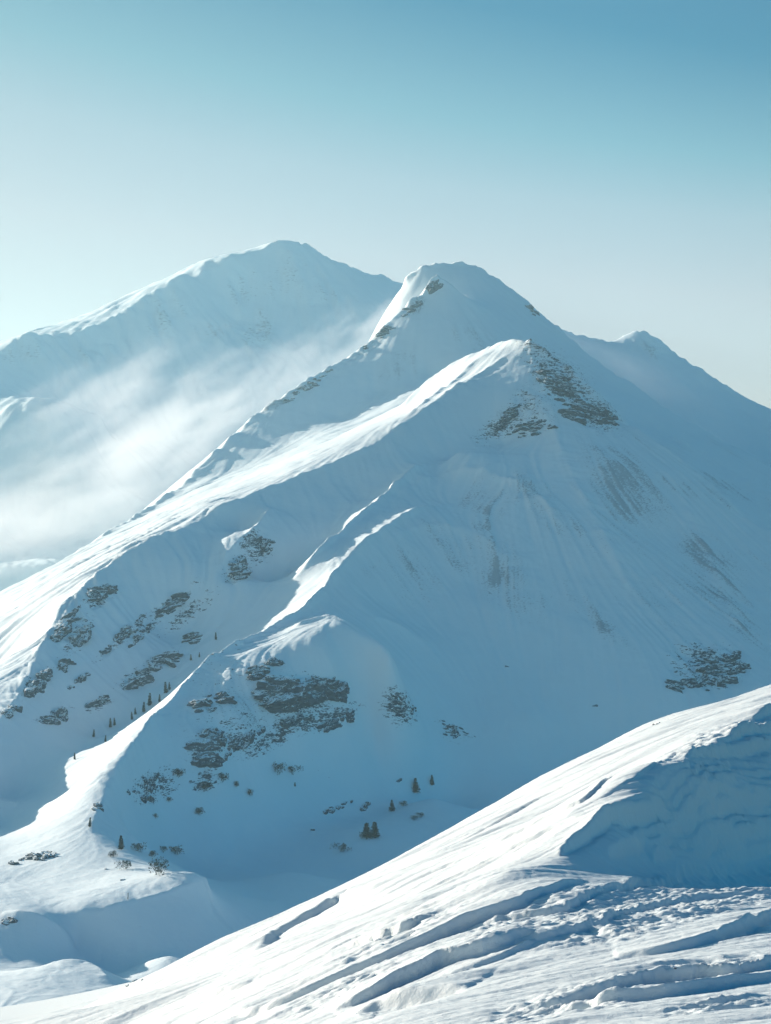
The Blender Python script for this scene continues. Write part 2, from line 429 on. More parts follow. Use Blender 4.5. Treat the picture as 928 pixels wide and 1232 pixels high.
crest(m, on([(620,421),(585,447),(545,470),(505,497)]), 2.5, 8, 5, 24, .8, 45, .2)
crest(m, on([(655,455),(652,490),(668,525),(690,580),(722,640),(752,700),(770,745)]), 4.5, 9, 26, 60, 1.0, 31, .2)
crest(m, on([(470,607),(520,578),(575,570),(630,588),(665,622),(692,658),(705,690)]), 4.0, 8, 30, 60, 1.2, 32, .25)
crest(m, on([(440,668),(500,640),(555,640),(600,668),(622,715),(625,740)]), 3.5, 8, 26, 50, 1.2, 33, .25)
crest(m, on([(430,745),(470,752),(505,775),(530,810)]), 2.5, 7, 20, 40, 1.0, 34, .25)
crest(m, on([(795,560),(830,620),(860,690),(885,745),(897,790)]), 4.0, 10, 24, 60, 1.2, 35, .2)
crest(m, on([(560,845),(590,880),(640,900)]), 2, 8, 16, 40, 1.0, 36, .3)
crest(m, [(250,1061,610),(190,1082,592),(115,1098,580)][::1], 1.2, 6, 2.5, 14, .8, 12, .2)
crest(m, [(0,1098,573),(40,1101,570),(70,1115,570),(92,1136,573)], 1.0, 5, 2, 12, .5, 13, .2)
crest(m, [(40,1166,487),(102,1162,490),(137,1186,472)], 1.0, 5, 2, 12, .5, 14, .2)
m.z += sstep(.1, .6, hard) * ((rg - 1.2) * 3.2 + (rg2 - 1.1) * 1.2)
gy, gx = np.gradient(m.z, m.h, m.h)
slope = np.hypot(gx, gy) / m.y
rock = hard * (.56 + .12 * np.clip(fl, -2, 2) + .16 * np.clip(mid, -1.5, 1.5)) + sstep(.05, .3, hard) * .25 * sstep(.9, 1.8, slope) - .35 * (1 - sstep(0, .12, hard))
dust = np.maximum(dust * (.62 + .6 * sstep(-.5, .7, fbm(m.x / 40, m.y / 40, 4, 91))),   .62 * etch * sstep(-.3, .8, fbm(m.x / 60, m.y / 60, 4, 92)))  # etch term paints the ribs' weak shading into the colour
dust_shade_v = dust * (.72 + .30 * np.clip(fl, -2.2, 2.2) + .22 * np.clip(fl2, -2, 2)) + .10 * (hard > 0)
M_MASSIF = snow_mountain('mountain_snow', .24, .35, .5, .6)
field_mesh('mountain', m, M_MASSIF, {'rock': rock, 'dust': dust_shade_v})
print('massif', m.z.shape, round(time.time() - T0, 1))

# ================================================================ FAR RANGE
f = Field(-.5, .5, 2250, 7500)
FAR_CREST = [(-200,520,2900),(-60,445,3180),(0,428,3300),(35,406,3380),(62,411,3420),(75,410,3440),(108,397,3500),(145,380,3580),(185,357,3670),(220,339,3750),(235,341,3790),(265,324,3850),(290,308,3900),(300,307,3930),(320,301,3960),(342,291,4000),(365,296,4050),(400,316,4150),(425,326,4250),(464,337,4400),(500,350,4600),(560,380,4800),(640,395,5000),(664,397,5000),(700,407,4950),(735,412,4900),(750,408,4880),(765,404,4870),(780,406,4860),(800,420,4850),(825,438,4830),(850,453,4800),(880,472,4770),(928,497,4700),(1000,530,4600),(1200,620,4500)]
f.curve(FAR_CREST)
f.curve([(342,291,4000),(360,330,3900),(385,372,3820),(402,410,3720)])
f.curve([(292,308,3900),(285,345,3840),(283,385,3740)])
f.spots([(314,420,3595),(204,482,3345),(440,372,3845),(97,519,3145),(250,540,3250),(380,480,3450),(150,580,3000),(-60,560,2900),(20,600,2850)])
f.spots([(200,600,2900),(350,600,2900),(500,600,2900),(60,660,2600),(0,680,2500),(-200,700,2500),(700,600,3000),(900,650,3000),(600,600,3400),(1100,700,3000)])
f.spots([(x_, 815, 2262) for x_ in range(-450, 1400, 60)])
f.spots([(-300,560,3900),(-100,520,4200),(60,490,4500),(180,450,4700),(300,400,5200)])
f.spots([(-60,690,2400),(0,688,2420),(60,680,2440),(-150,690,2450)])
f.curve([(-90,600,2780),(0,556,2850),(20,545,2870),(45,522,2900),(60,508,2920),(75,497,2950),(100,499,3000),(122,498,3050)])
f.spots([(800,470,4500),(800,520,4200),(900,560,4200),(720,460,4500),(1100,660,4200)])
f.spots([(-100,640,6500),(300,600,6500),(464,600,6500),(800,620,6500),(1100,650,6500),(-300,650,6000)])
f.solve(.0035, iters=(500, 400, 300, 300))
f.upsample(.0022)
ffl = flowed(f, 5, 14)
fb = fbm(f.x / 300, f.y / 300, 5, 61); frg = ridged(f.x / 160, f.y / 160, 4, 62)
crest(f, FAR_CREST[1:20], 9, 40, 20, 140, 4, 21, .02)
crest(f, [(342,291,4000),(360,330,3900),(385,372,3820),(402,410,3720)], 10, 40, 25, 140, 4, 23, .2)
crest(f, [(292,308,3900),(285,345,3840),(283,385,3740)], 10, 40, 25, 140, 4, 24, .2)
crest(f, FAR_CREST[20:33], 10, 40, 30, 140, 3, 22, .02)
FX, FY = project(f.x, f.y, f.z)
fdust = np.zeros_like(f.z)
for (cx, cy, rx, ry, an, st) in [(345,335,34,46,0,.55),(292,345,22,40,10,.55),(390,350,40,40,40,.45),(255,400,34,18,-20,.45),(200,385,30,40,20,.5),(310,400,24,30,0,.7),(30,425,40,24,-20,.6),(120,420,50,20,-20,.5),(780,420,30,12,20,.6)]:
    fdust = np.maximum(fdust, st * ell(FX, FY, cx, cy, rx, ry, an))
f.z += sstep(.1, .6, fdust) * (ridged(f.x / 60, f.y / 60, 4, 65) - 1.2) * 5 + fdust * ffl * 4
fdust = fdust * (.55 + .3 * np.clip(ffl, -2, 2))
f.z += fb * 5 + (frg - 1.2) * 4 * sstep(100, 500, f.z) + ffl * 1.6
field_mesh('far_mountain', f, snow_mountain('far_snow', .05, .08, .4, 4.0), {'rock': -1.5 + 0 * f.z, 'dust': fdust})
print('far', f.z.shape, round(time.time() - T0, 1))

# ================================================================ FOREGROUND SLOPE
g = Field(-.35, .35, 5, 420)
g.curve([(1150,770,72),(928,826,72),(860,850,70),(780,873,68),(700,912,65.5),(640,942,63),(600,965,62),(500,1020,58),(420,1062,56),(330,1105,54),(200,1165,52),(80,1225,50),(-40,1290,48)], crease=False)
g.curve([(1100,800,66),(960,838,62),(928,852,58),(880,884,53.5),(850,906,50),(825,930,46.5),(800,945,44.8),(760,985,42.2),(715,1018,39.5),(660,1041,37.5),(612,1052,36.3)])
g.curve([(1100,1020,52),(928,1037,47.6),(830,1042,43.6),(760,1050,39.9),(710,1053,37.3),(660,1062,35.6)])
g.curve([(1100,930,58),(928,932,51.5),(870,938,48.8),(825,934,46.2)])
g.spots([(928,1130,26),(800,1130,27),(600,1130,28.5),(928,1232,15),(700,1232,18),(464,1232,23),(250,1232,33),(100,1232,46),(400,1130,38),(250,1170,43),(928,1070,38),(800,1080,35.5),(1100,1130,26),
         (600,1040,41),(700,970,50),(500,1080,42),(928,1400,8),(464,1400,12),(0,1400,24)])
g.spots([(860,880,85),(700,945,82),(560,1030,78),(420,1105,74),(330,1150,70),(200,1215,66),(80,1280,64),(0,1320,62),(0,1262,46),(-60,1290,40),(30,1232,41),(-100,1400,36),(-150,1380,60)])
g.spots([(1100,850,120),(928,900,120),(600,1040,120),(300,1150,120),(0,1260,120),(928,960,220),(600,1090,220),(300,1200,220),(0,1290,220),(1100,960,220)])
g.spots([(928,1150,400),(600,1280,400),(300,1340,400),(0,1360,400),(1100,1150,400),(-100,1360,400)])
g.solve(.004, iters=(500, 400, 400, 400))
g.upsample(.0014)
sx, sy = g.x, g.y
def drift(pts, h, lee=.5, dig=.35, stoss=1.6, w=.12, rag=.0, seed=0):
    """a wind-cut snow step: ramps up from the windward side, drops at its lip"""
    P = np.array([tuple(g0.hit(*p))[:2] for p in pts])
    Q = [P[0]]
    for i in range(len(P) - 1):
        p0, p1, p2, p3 = P[max(i-1,0)], P[i], P[i+1], P[min(i+2,len(P)-1)]
        for t in np.linspace(0, 1, 7)[1:]:
            Q.append(.5*((2*p1)+(-p0+p2)*t+(2*p0-5*p1+4*p2-p3)*t*t+(-p0+3*p1-3*p2+p3)*t**3))
    Q = np.array(Q)
    if Q[0, 0] > Q[-1, 0]: Q = Q[::-1]
    L = np.r_[0, np.cumsum(np.hypot(*np.diff(Q, axis=0).T))]
    pad = 6.0
    sel = np.nonzero(((sx > Q[:,0].min()-pad) & (sx < Q[:,0].max()+pad) & (sy > Q[:,1].min()-pad) & (sy < Q[:,1].max()+pad)).ravel())[0]
    X, Y = sx.ravel()[sel], sy.ravel()[sel]
    if rag:
        X2 = X + rag * fbm(X / .9, Y / .9, 3, seed + 5); Y2 = Y + rag * fbm(X / .8 + 9, Y / .8, 3, seed + 9)
    else:
        X2, Y2 = X, Y + .06 * gnoise(X / 1.3, Y / 1.3, seed)
    best = np.full(len(X), 1e9); sd_ = np.zeros(len(X)); tt = np.zeros(len(X))
    for i in range(len(Q) - 1):
        ax, ay = Q[i]; bx_, by_ = Q[i+1]; dx, dy = bx_-ax, by_-ay; l2 = dx*dx+dy*dy + 1e-12
        t = np.clip(((X2-ax)*dx+(Y2-ay)*dy)/l2, 0, 1)
        ex, ey = X2-ax-t*dx, Y2-ay-t*dy
        d = np.hypot(ex, ey); k = d < best
        best[k] = d[k]; sd_[k] = np.where(dx*ey-dy*ex > 0, d, -d)[k]; tt[k] = ((L[i]+t*(L[i+1]-L[i]))/L[-1])[k]
    tap = np.sqrt(np.clip(np.sin(np.pi * np.clip(tt, 0, 1)), 0, 1)) * np.exp(-(np.maximum(0, best - 0) / 5) ** 2)
    n = 1 + .35 * gnoise(tt * L[-1] / 2.5, tt * 0 + seed, seed)
    up = np.exp(-np.maximum(sd_, 0) / stoss)
    drop = sstep(0, w * (1 + 2 * h), -sd_)
    prof = np.where(sd_ >= 0, up, 1 - drop * (1 + dig * np.exp(-np.maximum(-sd_ - w, 0) / lee))  + 0)
    prof = np.where(sd_ < 0, np.maximum(prof, -dig) * np.where(drop >= 1, np.exp(-np.maximum(-sd_-w, 0)/lee), 1), prof)
    gz = g.z.ravel(); gz[sel] += h * tap * n * prof
class _G0: pass
import copy as _c
g0 = _c.copy(g); g0.z = g.z.copy()
al = math.radians(17)
su, sv = sx * math.cos(al) + sy * math.sin(al), -sx * math.sin(al) + sy * math.cos(al)
nearm = 1 - sstep(75, 130, sy)
PXg, PYg = project(sx, sy, g.z)
ruff = np.zeros_like(g.z)                     # broken wind crust
for (cx, cy, rx, ry, an, st) in [(800,1090,170,34,-12,1),(640,1110,90,26,-22,.8),(480,1130,120,14,-25,.6),(760,1195,220,22,-12,.6),(880,905,70,32,-12,.9),(420,1190,150,18,-25,.4),(860,1215,90,14,-8,.5)]:
    ruff = np.maximum(ruff, st * ell(PXg, PYg, cx, cy, rx, ry, an))
ruff = sstep(.05, .5, ruff) * nearm
warp = .5 * gnoise(su / 3, sv / 1.5, 5)
g.z += nearm * (.10 * fbm(su / 7, sv / 1.3 + warp, 3, 71) + .018 * ridged(su / 7.5, sv / .30 + .6 * warp, 4, 75) + .010 * ridged(su / 3.2, sv / .36 + warp, 4, 72) * (.25 + .75 * sstep(-.3, .5, gnoise(su / 8, sv / 3, 70))))
g.z += ruff * (.075 * (ridged(su / 1.1, sv / .34 + warp, 4, 73) - 1.2) + .05 * fbm(sx / .35, sy / .35, 3, 74))
g.z += nearm * (.005 * fbm(sx / .16, sy / .12, 3, 76) + .004 * ridged(su / .9, sv / .10 + warp, 3, 77)) * np.clip(sy / 18, .3, 1.6)
bowl = sstep(.15, .6, ell(PXg, PYg, 865, 975, 130, 62, -12)) * nearm
hz_ = g.z + .22 * fbm(su / 3.5, sv / 1.2, 3, 78) + .05 * su
st_ = .34; q_ = np.floor(hz_ / st_); fr = hz_ / st_ - q_
g.z += bowl * .75 * ((q_ + sstep(.55, .95, fr)) * st_ - hz_)
DRIFTS = [
 ([(700,1062),(628,1091),(540,1120),(477,1147),(410,1175),(352,1200),(300,1218),(255,1230)], .20, .5, .5, 1.2, .10, .05),
 ([(452,1069),(425,1077),(405,1084),(385,1096),(360,1110),(330,1126),(300,1148)], .17, .9, .9, 1.4, .30, .02),
 ([(640,1130),(580,1148),(523,1167),(458,1197),(403,1219)], .2, .4, .4, .9, .07, .09),
 ([(565,1188),(530,1194),(500,1201),(458,1211),(425,1223)], .17, .8, .9, 1.0, .16, .02),
 ([(530,1099),(505,1110),(480,1121),(450,1130),(421,1138)], .18, .3, .3, .6, .08, .2),
 ([(960,1097),(928,1107),(883,1124),(847,1134),(798,1143),(740,1150)], .22, .5, .4, 1.2, .10, .04),
 ([(990,1172),(928,1183),(847,1196),(798,1205),(731,1213),(660,1222)], .15, .3, .4, .7, .07, .04),
 ([(990,1150),(928,1162),(883,1171),(812,1178),(741,1192),(688,1206),(635,1219)], .17, .35, .4, .5, .06, .14),
 ([(900,1040),(854,1045),(812,1054),(755,1070),(717,1080),(671,1097),(600,1107),(540,1120)], .17, .4, .5, .8, .07, .12),
 ([(930,1074),(907,1079),(830,1084),(763,1100),(706,1122),(600,1150),(540,1175)], .12, .35, .4, .8, .08, .08),
 ([(777,921),(717,952),(657,984),(600,1015),(530,1046),(460,1080)], .07, .3, .5, 1.2, .06, .04),
 ([(700,985),(640,1010),(590,1035),(540,1060),(500,1080)], .07, .3, .4, 1.0, .06, .04)
 ,([(830,905),(780,930),(730,958),(680,985)], .05, .3, .4, 1.0, .05, .05),([(700,940),(640,968),(580,1000),(520,1030)], .05, .3, .4, 1.0, .05, .05),([(560,1075),(500,1100),(440,1125),(390,1150)], .06, .3, .4, 1.0, .05, .08),
 ([(228,1150),(210,1157),(193,1169)], .14, .5, .4, .6, .1, 0),
 ([(190,1218),(225,1209),(260,1198),(300,1183)], .12, .3, .3, .6, .1, 0),
 ([(800,972),(750,988),(715,1003),(690,1018),(672,1032)], .42, .3, .2, .45, .08, .05),
 ([(780,1018),(755,1024),(730,1031)], .32, .3, .2, .35, .07, .05),
 ([(806,1027),(795,1032),(784,1040)], .3, .3, .2, .3, .07, .03),
 ([(960,850),(928,861),(905,873)], .35, .5, .3, .6, .08, .05),
 ([(970,872),(928,881),(895,890),(860,902)], .35, .5, .3, .6, .08, .08),
 ([(970,893),(928,899),(880,905),(845,914),(826,922)], .3, .5, .3, .6, .08, .08),
 ([(980,955),(928,965),(880,972),(840,985)], .32, .8, .3, .8, .12, .02),
 ([(980,990),(928,1000),(870,1008),(830,1022)], .30, .8, .3, .8, .12, .02),
 ([(960,1012),(928,1018),(890,1024),(860,1032)], .22, .6, .3, .6, .1, .02),
 ([(900,950),(860,960),(820,985),(790,1005)], .22, .6, .3, .6, .12, .02),
]
for k, (pts, h, lee, dig, stoss, w_, rag) in enumerate(DRIFTS):
    drift(pts, h, lee, dig, stoss, w_, rag, 100 + k)
M_FG, nt, bs = mat_new('snow_slope'); b = NB(nt)
pos = b.n('ShaderNodeNewGeometry').outputs['Position']
bs.inputs['Base Color'].default_value = (*CRUST_DIM, 1); bs.inputs['Roughness'].default_value = .55; bs.inputs['Specular IOR Level'].default_value = .3
bp = b.n('ShaderNodeBump'); bp.inputs['Strength'].default_value = .5; bp.inputs['Distance'].default_value = .05
mpg = b.n('ShaderNodeMapping'); b.l(pos, mpg.inputs[0]); mpg.inputs['Rotation'].default_value = (0, 0, -math.radians(17)); mpg.inputs['Scale'].default_value = (.35, 2.6, 1)
b.l(b.math('ADD', b.math('ADD', b.math('MULTIPLY', b.noise(pos, 6, 6, .65), .7), b.math('MULTIPLY', b.noise(mpg.outputs[0], 2.2, 6, .62), 1.3)), b.math('MULTIPLY', b.noise(pos, 45, 3, .7), .30)), bp.inputs['Height']); b.l(bp.outputs['Normal'], bs.inputs['Normal'])
field_mesh('snow_slope', g, M_FG)
print('fg', g.z.shape, round(time.time() - T0, 1))

# ================================================================ ROCKS, TREES, SHRUBS
M_ROCK, nt, bs = mat_new('rock'); b = NB(nt)
geo = b.n('ShaderNodeNewGeometry'); pos = geo.outputs['Position']
strat = b.n('ShaderNodeMapping'); b.l(pos, strat.inputs[0]); strat.inputs['Rotation'].default_value = (.3, .25, 0); strat.inputs['Scale'].default_value = (.5, .5, 1.8)
nn = b.noise(strat.outputs[0], .5, 6, .65); n2 = b.noise(pos, 1.7, 5, .7)
sz = b.n('ShaderNodeSeparateXYZ'); b.l(geo.outputs['Normal'], sz.inputs[0])
snowm = b.ramp(b.math('ADD', b.math('SUBTRACT', sz.outputs[2], .12), b.math('ADD', b.math('MULTIPLY', b.math('SUBTRACT', n2, .5), 2.2), b.math('MULTIPLY', b.math('SUBTRACT', nn, .5), 1.1))), .50, .66)
b.l(b.mix(snowm, b.mix(b.ramp(nn, .3, .7), ROCK_D, ROCK_L), SNOW), bs.inputs['Base Color'])
bs.inputs['Roughness'].default_value = .8; bs.inputs['Specular IOR Level'].default_value = .2
bp = b.n('ShaderNodeBump'); bp.inputs['Strength'].default_value = .8; bp.inputs['Distance'].default_value = .5
b.l(b.math('ADD', nn, n2), bp.inputs['Height']); b.l(bp.outputs['Normal'], bs.inputs['Normal'])

_ico = {}
def ico(n):
    if n not in _ico:
        bm = bmesh.new(); bmesh.ops.create_icosphere(bm, subdivisions=n, radius=1)
        _ico[n] = (np.array([v.co[:] for v in bm.verts]), np.array([[v.index for v in q.verts] for q in bm.faces])); bm.free()
    return _ico[n]

def lump(rng, sub):
    """an angular stone: the space inside a dozen random cutting planes, roughened"""
    V, T = ico(sub)
    N = rng.normal(size=(13, 3)); N /= np.linalg.norm(N, axis=1)[:, None]
    D = rng.uniform(.55, 1.0, 13)
    q = V @ N.T
    r = np.where(q > .05, D / np.maximum(q, .05), 9).min(1)
    r = np.minimum(r, 1.25)
    off = rng.uniform(0, 50, 3)
    f3 = lambda s: np.sin(V[:, 0]*s*3.1 + off[0] + 1.7*np.sin(V[:, 1]*s*2.3 + off[1])) * np.cos(V[:, 2]*s*2.7 + off[2] + V[:, 1]*s*1.9)
    r = r * (1 + .09 * f3(1.6) + .08 * f3(3.7) + .06 * f3(8.1))
    r = r * (1 - .10 * (np.abs(f3(2.9)) < .10))
    return V * r[:, None], T

def outcrop(name, label, cat, cx, cy, rx, ry, ang, smin, smax, n, group=None, ground=None, flat=.8, sub=None, seed=None, sink=.1, grow=1.5):
    """stones of one crag, set into the slope: one mesh. sizes are survey pixels"""
    G = ground or m
    rng = np.random.default_rng(seed if seed is not None else int(abs(cx * 7 + cy * 13)) + n)
    base = G.hit(cx, cy); base = Vector(base)
    Vs, Ts, k0, C0 = [], [], 0, []
    c, s_ = math.cos(math.radians(ang)), math.sin(math.radians(ang))
    for i in range(n):
        rr, th = (math.sqrt(rng.uniform()), rng.uniform(0, 2*math.pi)) if n > 1 else (0, 0)
        u, w = rr * rx * math.cos(th), rr * ry * math.sin(th)
        h = G.hit(cx + u*c - w*s_, cy + u*s_ + w*c)
        if abs(h.y - base.y) > .08 * base.y: continue
        nrm = G.normal(h.x, h.y, max(.4, h.y * .003))
        size = (smin + (smax - smin) * rng.uniform() ** 1.8) * (1.25 - .5 * rr) * h.y / F
        size *= grow; C0.append((h, size))
        V, T = lump(rng, sub or (4 if size * F / h.y > 12 else 3 if size * F / h.y > 4.5 else 2))
        t1 = Vector((0, 0, 1)).cross(nrm)
        t1 = t1.normalized() if t1.length > 1e-3 else Vector((1, 0, 0))
        t2 = nrm.cross(t1)
        a_ = math.radians(-ang) * .8 + rng.normal() * .25
        e1 = t1 * math.cos(a_) + t2 * math.sin(a_); e2 = nrm.cross(e1)
        M = np.array([e1[:], e2[:], nrm[:]])
        V = V * np.array([size * rng.uniform(1.1, 2.1), size * rng.uniform(.6, .95), size * flat * rng.uniform(.8, 1.2)])
        V = V @ M + np.array(h[:]) - np.array(nrm[:]) * size * flat * sink - np.array(base[:])
        Vs.append(V); Ts.append(T)
    if not Vs: return None
    def build(nm, ids):
        vv, tt, k0 = [], [], 0
        for i in ids: vv.append(Vs[i]); tt.append(Ts[i] + k0); k0 += len(Vs[i])
        me = bpy.data.meshes.new(nm); me.from_pydata(np.vstack(vv).tolist(), [], np.vstack(tt).tolist()); me.update()
        me.materials.append(M_ROCK)
        o = bpy.data.objects.new(nm, me); COL.objects.link(o)
        return o
    # stones that lean on one another are one piece of rock
    own = list(range(len(Vs)))
    for i in range(len(Vs)):
        for j in range(i):
            if (C0[i][0] - C0[j][0]).length < .85 * (C0[i][1] + C0[j][1]):
                a_, b_ = own[i], own[j]; own = [b_ if q == a_ else q for q in own]
    sets = [[i for i in range(len(Vs)) if own[i] == q] for q in sorted(set(own))]
    if len(sets) == 1:
        o = build(name, sets[0]); o.location = base
    else:
        o = bpy.data.objects.new(name, None); COL.objects.link(o); o.location = base
        for ids in sets: build('rock', ids).parent = o
    o['label'] = label; o['category'] = cat
    if group: o['group'] = group
    return o

for r_ in [
 # middle knoll
 (344,838,15,12,0,14,23,7,'large rounded dark cliff on the middle knoll, the biggest bare rock face','crags of the middle knoll'),
 (392,828,26,13,15,3,8,30,'broken ledges running right from the large rounded cliff','crags of the middle knoll'),
 (406,870,30,5,-20,3,6,18,'thin slanting rock band over a drift, below right of the large rounded cliff','crags of the middle knoll'),
 (318,806,22,8,-24,3,6,18,'speckled ledges between the sunlit crest and the large rounded cliff','crags of the middle knoll'),
 (258,845,24,9,-20,2,6,24,'snow-dusted rock patch under the bend of the sunlit crest','crags of the middle knoll'),
 (256,890,22,11,-32,4,8,16,'blocky crag with one snowy patch, lower left of the large rounded cliff','crags of the middle knoll'),
 (252,919,9,5,0,5,8,5,'pair of low rounded rocks at the bottom of the knoll crags','crags of the middle knoll'),
 (293,893,30,7,-35,2,5,26,'scattered slanting line of small rocks between blocky crag and large cliff','crags of the middle knoll'),
 (355,868,18,4,-10,3,5,10,'short broken ledge directly under the large rounded cliff','crags of the middle knoll'),
 # summit of the nearest peak
 (718,499,26,7,20,4,7,24,'jagged dark cliff edge at the right foot of the nearest summit','crags of the nearest summit'),
 (690,501,12,5,20,3,7,10,'short dark step at the left end of the summit cliff edge','crags of the nearest summit'),
 (676,468,34,16,32,2,4,46,'snow-dusted broken rocks high on the right face of the nearest summit','crags of the nearest summit'),
 (640,516,30,9,-15,1.5,3.5,26,'fine scattered rocks fringing the bottom of the summit apron','crags of the nearest summit'),
 (612,505,22,10,-50,1.5,3.5,22,'thin diagonal streak of rocks on the left side of the summit apron','crags of the nearest summit'),
 # right crag
 (884,800,10,16,-12,3,6,26,'tall triangular dark crag at the far right of the shaded face','crags low on the right face'),
 (859,805,14,8,20,2.5,5.5,20,'speckled rocks just left of the tall triangular crag','crags low on the right face'),
 (811,826,6,5,20,4,6.5,5,'lowest, leftmost dark knob of the right-hand crags','crags low on the right face'),
 (833,821,11,5,5,3,6,11,'low dark ridge of rock joined to the leftmost knob','crags low on the right face'),
 (873,821,7,4,0,4,6,4,'rounded dark block under the tall triangular crag','crags low on the right face'),
 (855,821,6,4,0,2.5,4,6,'cluster of small stones below the speckled rocks','crags low on the right face'),
 # left ridge
 (120,716,15,7,-18,4,8,13,'rocky shoulder on the left ridge right where light meets shade, topmost of its crags','crags of the left ridge'),
 (79,753,24,6,-55,3,6,22,'narrow rock rib hanging down the outside of the left ridge','crags of the left ridge'),
 (98,766,18,6,-52,3.5,6.5,14,'stack of dark blocks below the rocky shoulder of the left ridge','crags of the left ridge'),
 (50,819,22,5,-45,6,9,12,'long smooth dark slab on the left ridge, edged with sunlit snow','crags of the left ridge'),
 (77,799,7,5,-45,4,6,5,'short block right of the top of the long dark slab','crags of the left ridge'),
 (15,857,11,5,-35,4,7,8,'dark rocks at the lowest end of the left ridge, by the photo edge','crags of the left ridge'),
 # left face bands
 (193,798,16,7,-18,5,8.5,11,'widest dark band of rock in the middle of the left face','rock bands of the left face'),
 (164,820,19,6,-30,4,7,14,'dark blocks stepping down left from the widest band','rock bands of the left face'),
 (118,845,14,4,-18,3,5.5,11,'row of small blocks lower left of the widest band','rock bands of the left face'),
 (69,865,17,5,-22,3.5,6.5,11,'lowest rock band of the left face, near the foot of the ridge','rock bands of the left face'),
 (150,763,34,4,-42,2,4.5,26,'long thin diagonal line of rocks upper left of the widest band','rock bands of the left face'),
 (171,764,22,3.5,-40,2,3.5,15,'thin faint rock line just right of the long diagonal line','rock bands of the left face'),
 (232,768,10,6,-30,3,5,12,'round cluster of rocks at the upper right end of the widest band','rock bands of the left face'),
 (207,728,24,6,-38,3,5.5,22,'diagonal rock band under the small sunlit rib','rock bands of the left face'),
 (95,820,16,3,-40,1.5,3.5,12,'faint thin line of stones between long slab and the lower blocks','rock bands of the left face'),
 (286,686,12,10,-35,4,8,15,'rounded dark crag at the tip of the small sunlit rib','rock bands of the left face'),
 (316,656,13,14,-50,1.5,3.5,26,'speckled stones right of the small sunlit rib','rock bands of the left face'),
 # foot of the knoll and valley
 (484,850,18,14,38,1.2,2.8,24,'peppered rock patch on the shaded slope right of the knoll','rocks at the foot of the knoll'),
 (545,880,20,9,28,1.2,2.6,26,'faint peppered rocks low on the face, right of the other peppered patch','rocks at the foot of the knoll'),
 (183,942,14,7,-30,2,4,18,'rubble on the lower spur just right of the sunlit fan','rocks at the foot of the knoll'),
 (176,961,7,3,-10,2.5,4,6,'small dark heap at the bottom of the spur rubble','rocks at the foot of the knoll'),
 (157,953,4,3,0,2.5,4.5,3,'dark rock on the edge between the sunlit fan and the shade','rocks at the foot of the knoll'),
 (117,971,4,6,60,2.5,4.5,5,'snow-lidded rocks at the lower end of the sunlit fan edge','rocks at the foot of the knoll'),
 (408,971,19,3,-24,2,4,13,'low broken rock rib along the top of the valley bench','rocks on the valley bench'),
 (438,972,8,3.5,-45,2,4,7,'short dark rock step right of the low rock rib','rocks on the valley bench'),
 (42,1033,30,4,-14,3,5.5,20,'long snow-capped ledge at the lower left, below the sunlit fan','rocks at the lower left'),
 (524,345,8,5,-40,2,4.5,8,'dark crag at the front top of the second peak','crags of the second peak'),
 (497,371,16,4,-35,2,4,12,'rocky teeth on the ridge just below the front top of the second peak','crags of the second peak'),
 (455,406,22,4,-38,1.6,3.6,14,'line of rocky teeth midway down the hazy ridge of the second peak','crags of the second peak'),
 (370,466,40,4,-33,1.6,3.4,24,'long row of dark teeth low on the hazy ridge of the second peak','crags of the second peak'),
 (641,374,12,3,48,1.6,3.4,9,'small crag on the right skyline of the second peak','crags of the second peak'),
 (12,1109,12,3,-5,2,4,8,'rocky lip on the small snow knoll at the left photo edge','rocks at the lower left'),
 (56,1220,7,4,40,2.5,4.5,6,'dark boulders at the bottom left corner on sunlit snow','rocks at the lower left'),
]:
    outcrop('rock_outcrop', r_[8], 'rock', *r_[:8], group=r_[9])
for (x_, y_, s_, lab, G_) in [
 (610,802,1.7,'lone dark boulder in the middle of the smooth shaded face',None),
 (717,849,1.7,'lone dark boulder low on the shaded face, just above the foreground slope',None),
 (813,809,2.4,'small boulder above the leftmost knob of the right-hand crags',None),
 (851,831,2.0,'smallest boulder, just under the right-hand crags',None),
 (376,999,1.8,'small boulder at the left of the valley bench',None),
 (480,939,2.2,'small boulder above the two upright bench trees',None),
 (148,1059,2.6,'dark boulder alone in the middle of the sunlit snow patch',None),
 (127,1046,2.2,'small boulder near the left part of the sunlit snow patch',None),
 (153,1186,2.6,'low dark stone on the skyline of the foreground slope, leftmost of four','g'),
 (161,1181,2.8,'flat snow-capped stone on the foreground skyline, second of four from left','g'),
 (168,1174,4.0,'largest pointed stone on the foreground skyline, third of four from left','g'),
 (171,1179,1.5,'tiny dark stone just below the largest skyline stone','g'),
 (199,1159,2.0,'small snowy stone standing apart on the skyline right of the others','g'),
 (790,871,4.5,'snow-capped stone added for a dark lip crack on the upper skyline of the foreground slope','g'),  # added stone, stands in for a dark slit under the snow lip
 (813,1166,1.6,'small lump of snow crust lying on the bright foreground','g'),
]:
    outcrop('boulder', lab, 'boulder', x_, y_, 0, 0, 0, s_, s_, 1, ground=g if G_ else None, flat=.75, sub=3, sink=.1, grow=1)

# ---- trees
def leaf_mat(name, c0, c1):
    mt, nt, bs = mat_new(name); b = NB(nt)
    pos = b.n('ShaderNodeNewGeometry').outputs['Position']
    b.l(b.mix(b.noise(pos, 1.5, 3), c0, c1), bs.inputs['Base Color'])
    bs.inputs['Roughness'].default_value = .8; bs.inputs['Specular IOR Level'].default_value = .15
    return mt
M_NEEDLE = leaf_mat('needles', (.014, .030, .030), (.034, .058, .055))
M_SHRUB = leaf_mat('shrub_twigs', (.024, .034, .036), (.05, .064, .066))
M_BARK = leaf_mat('bark', (.03, .03, .03), (.05, .05, .048))

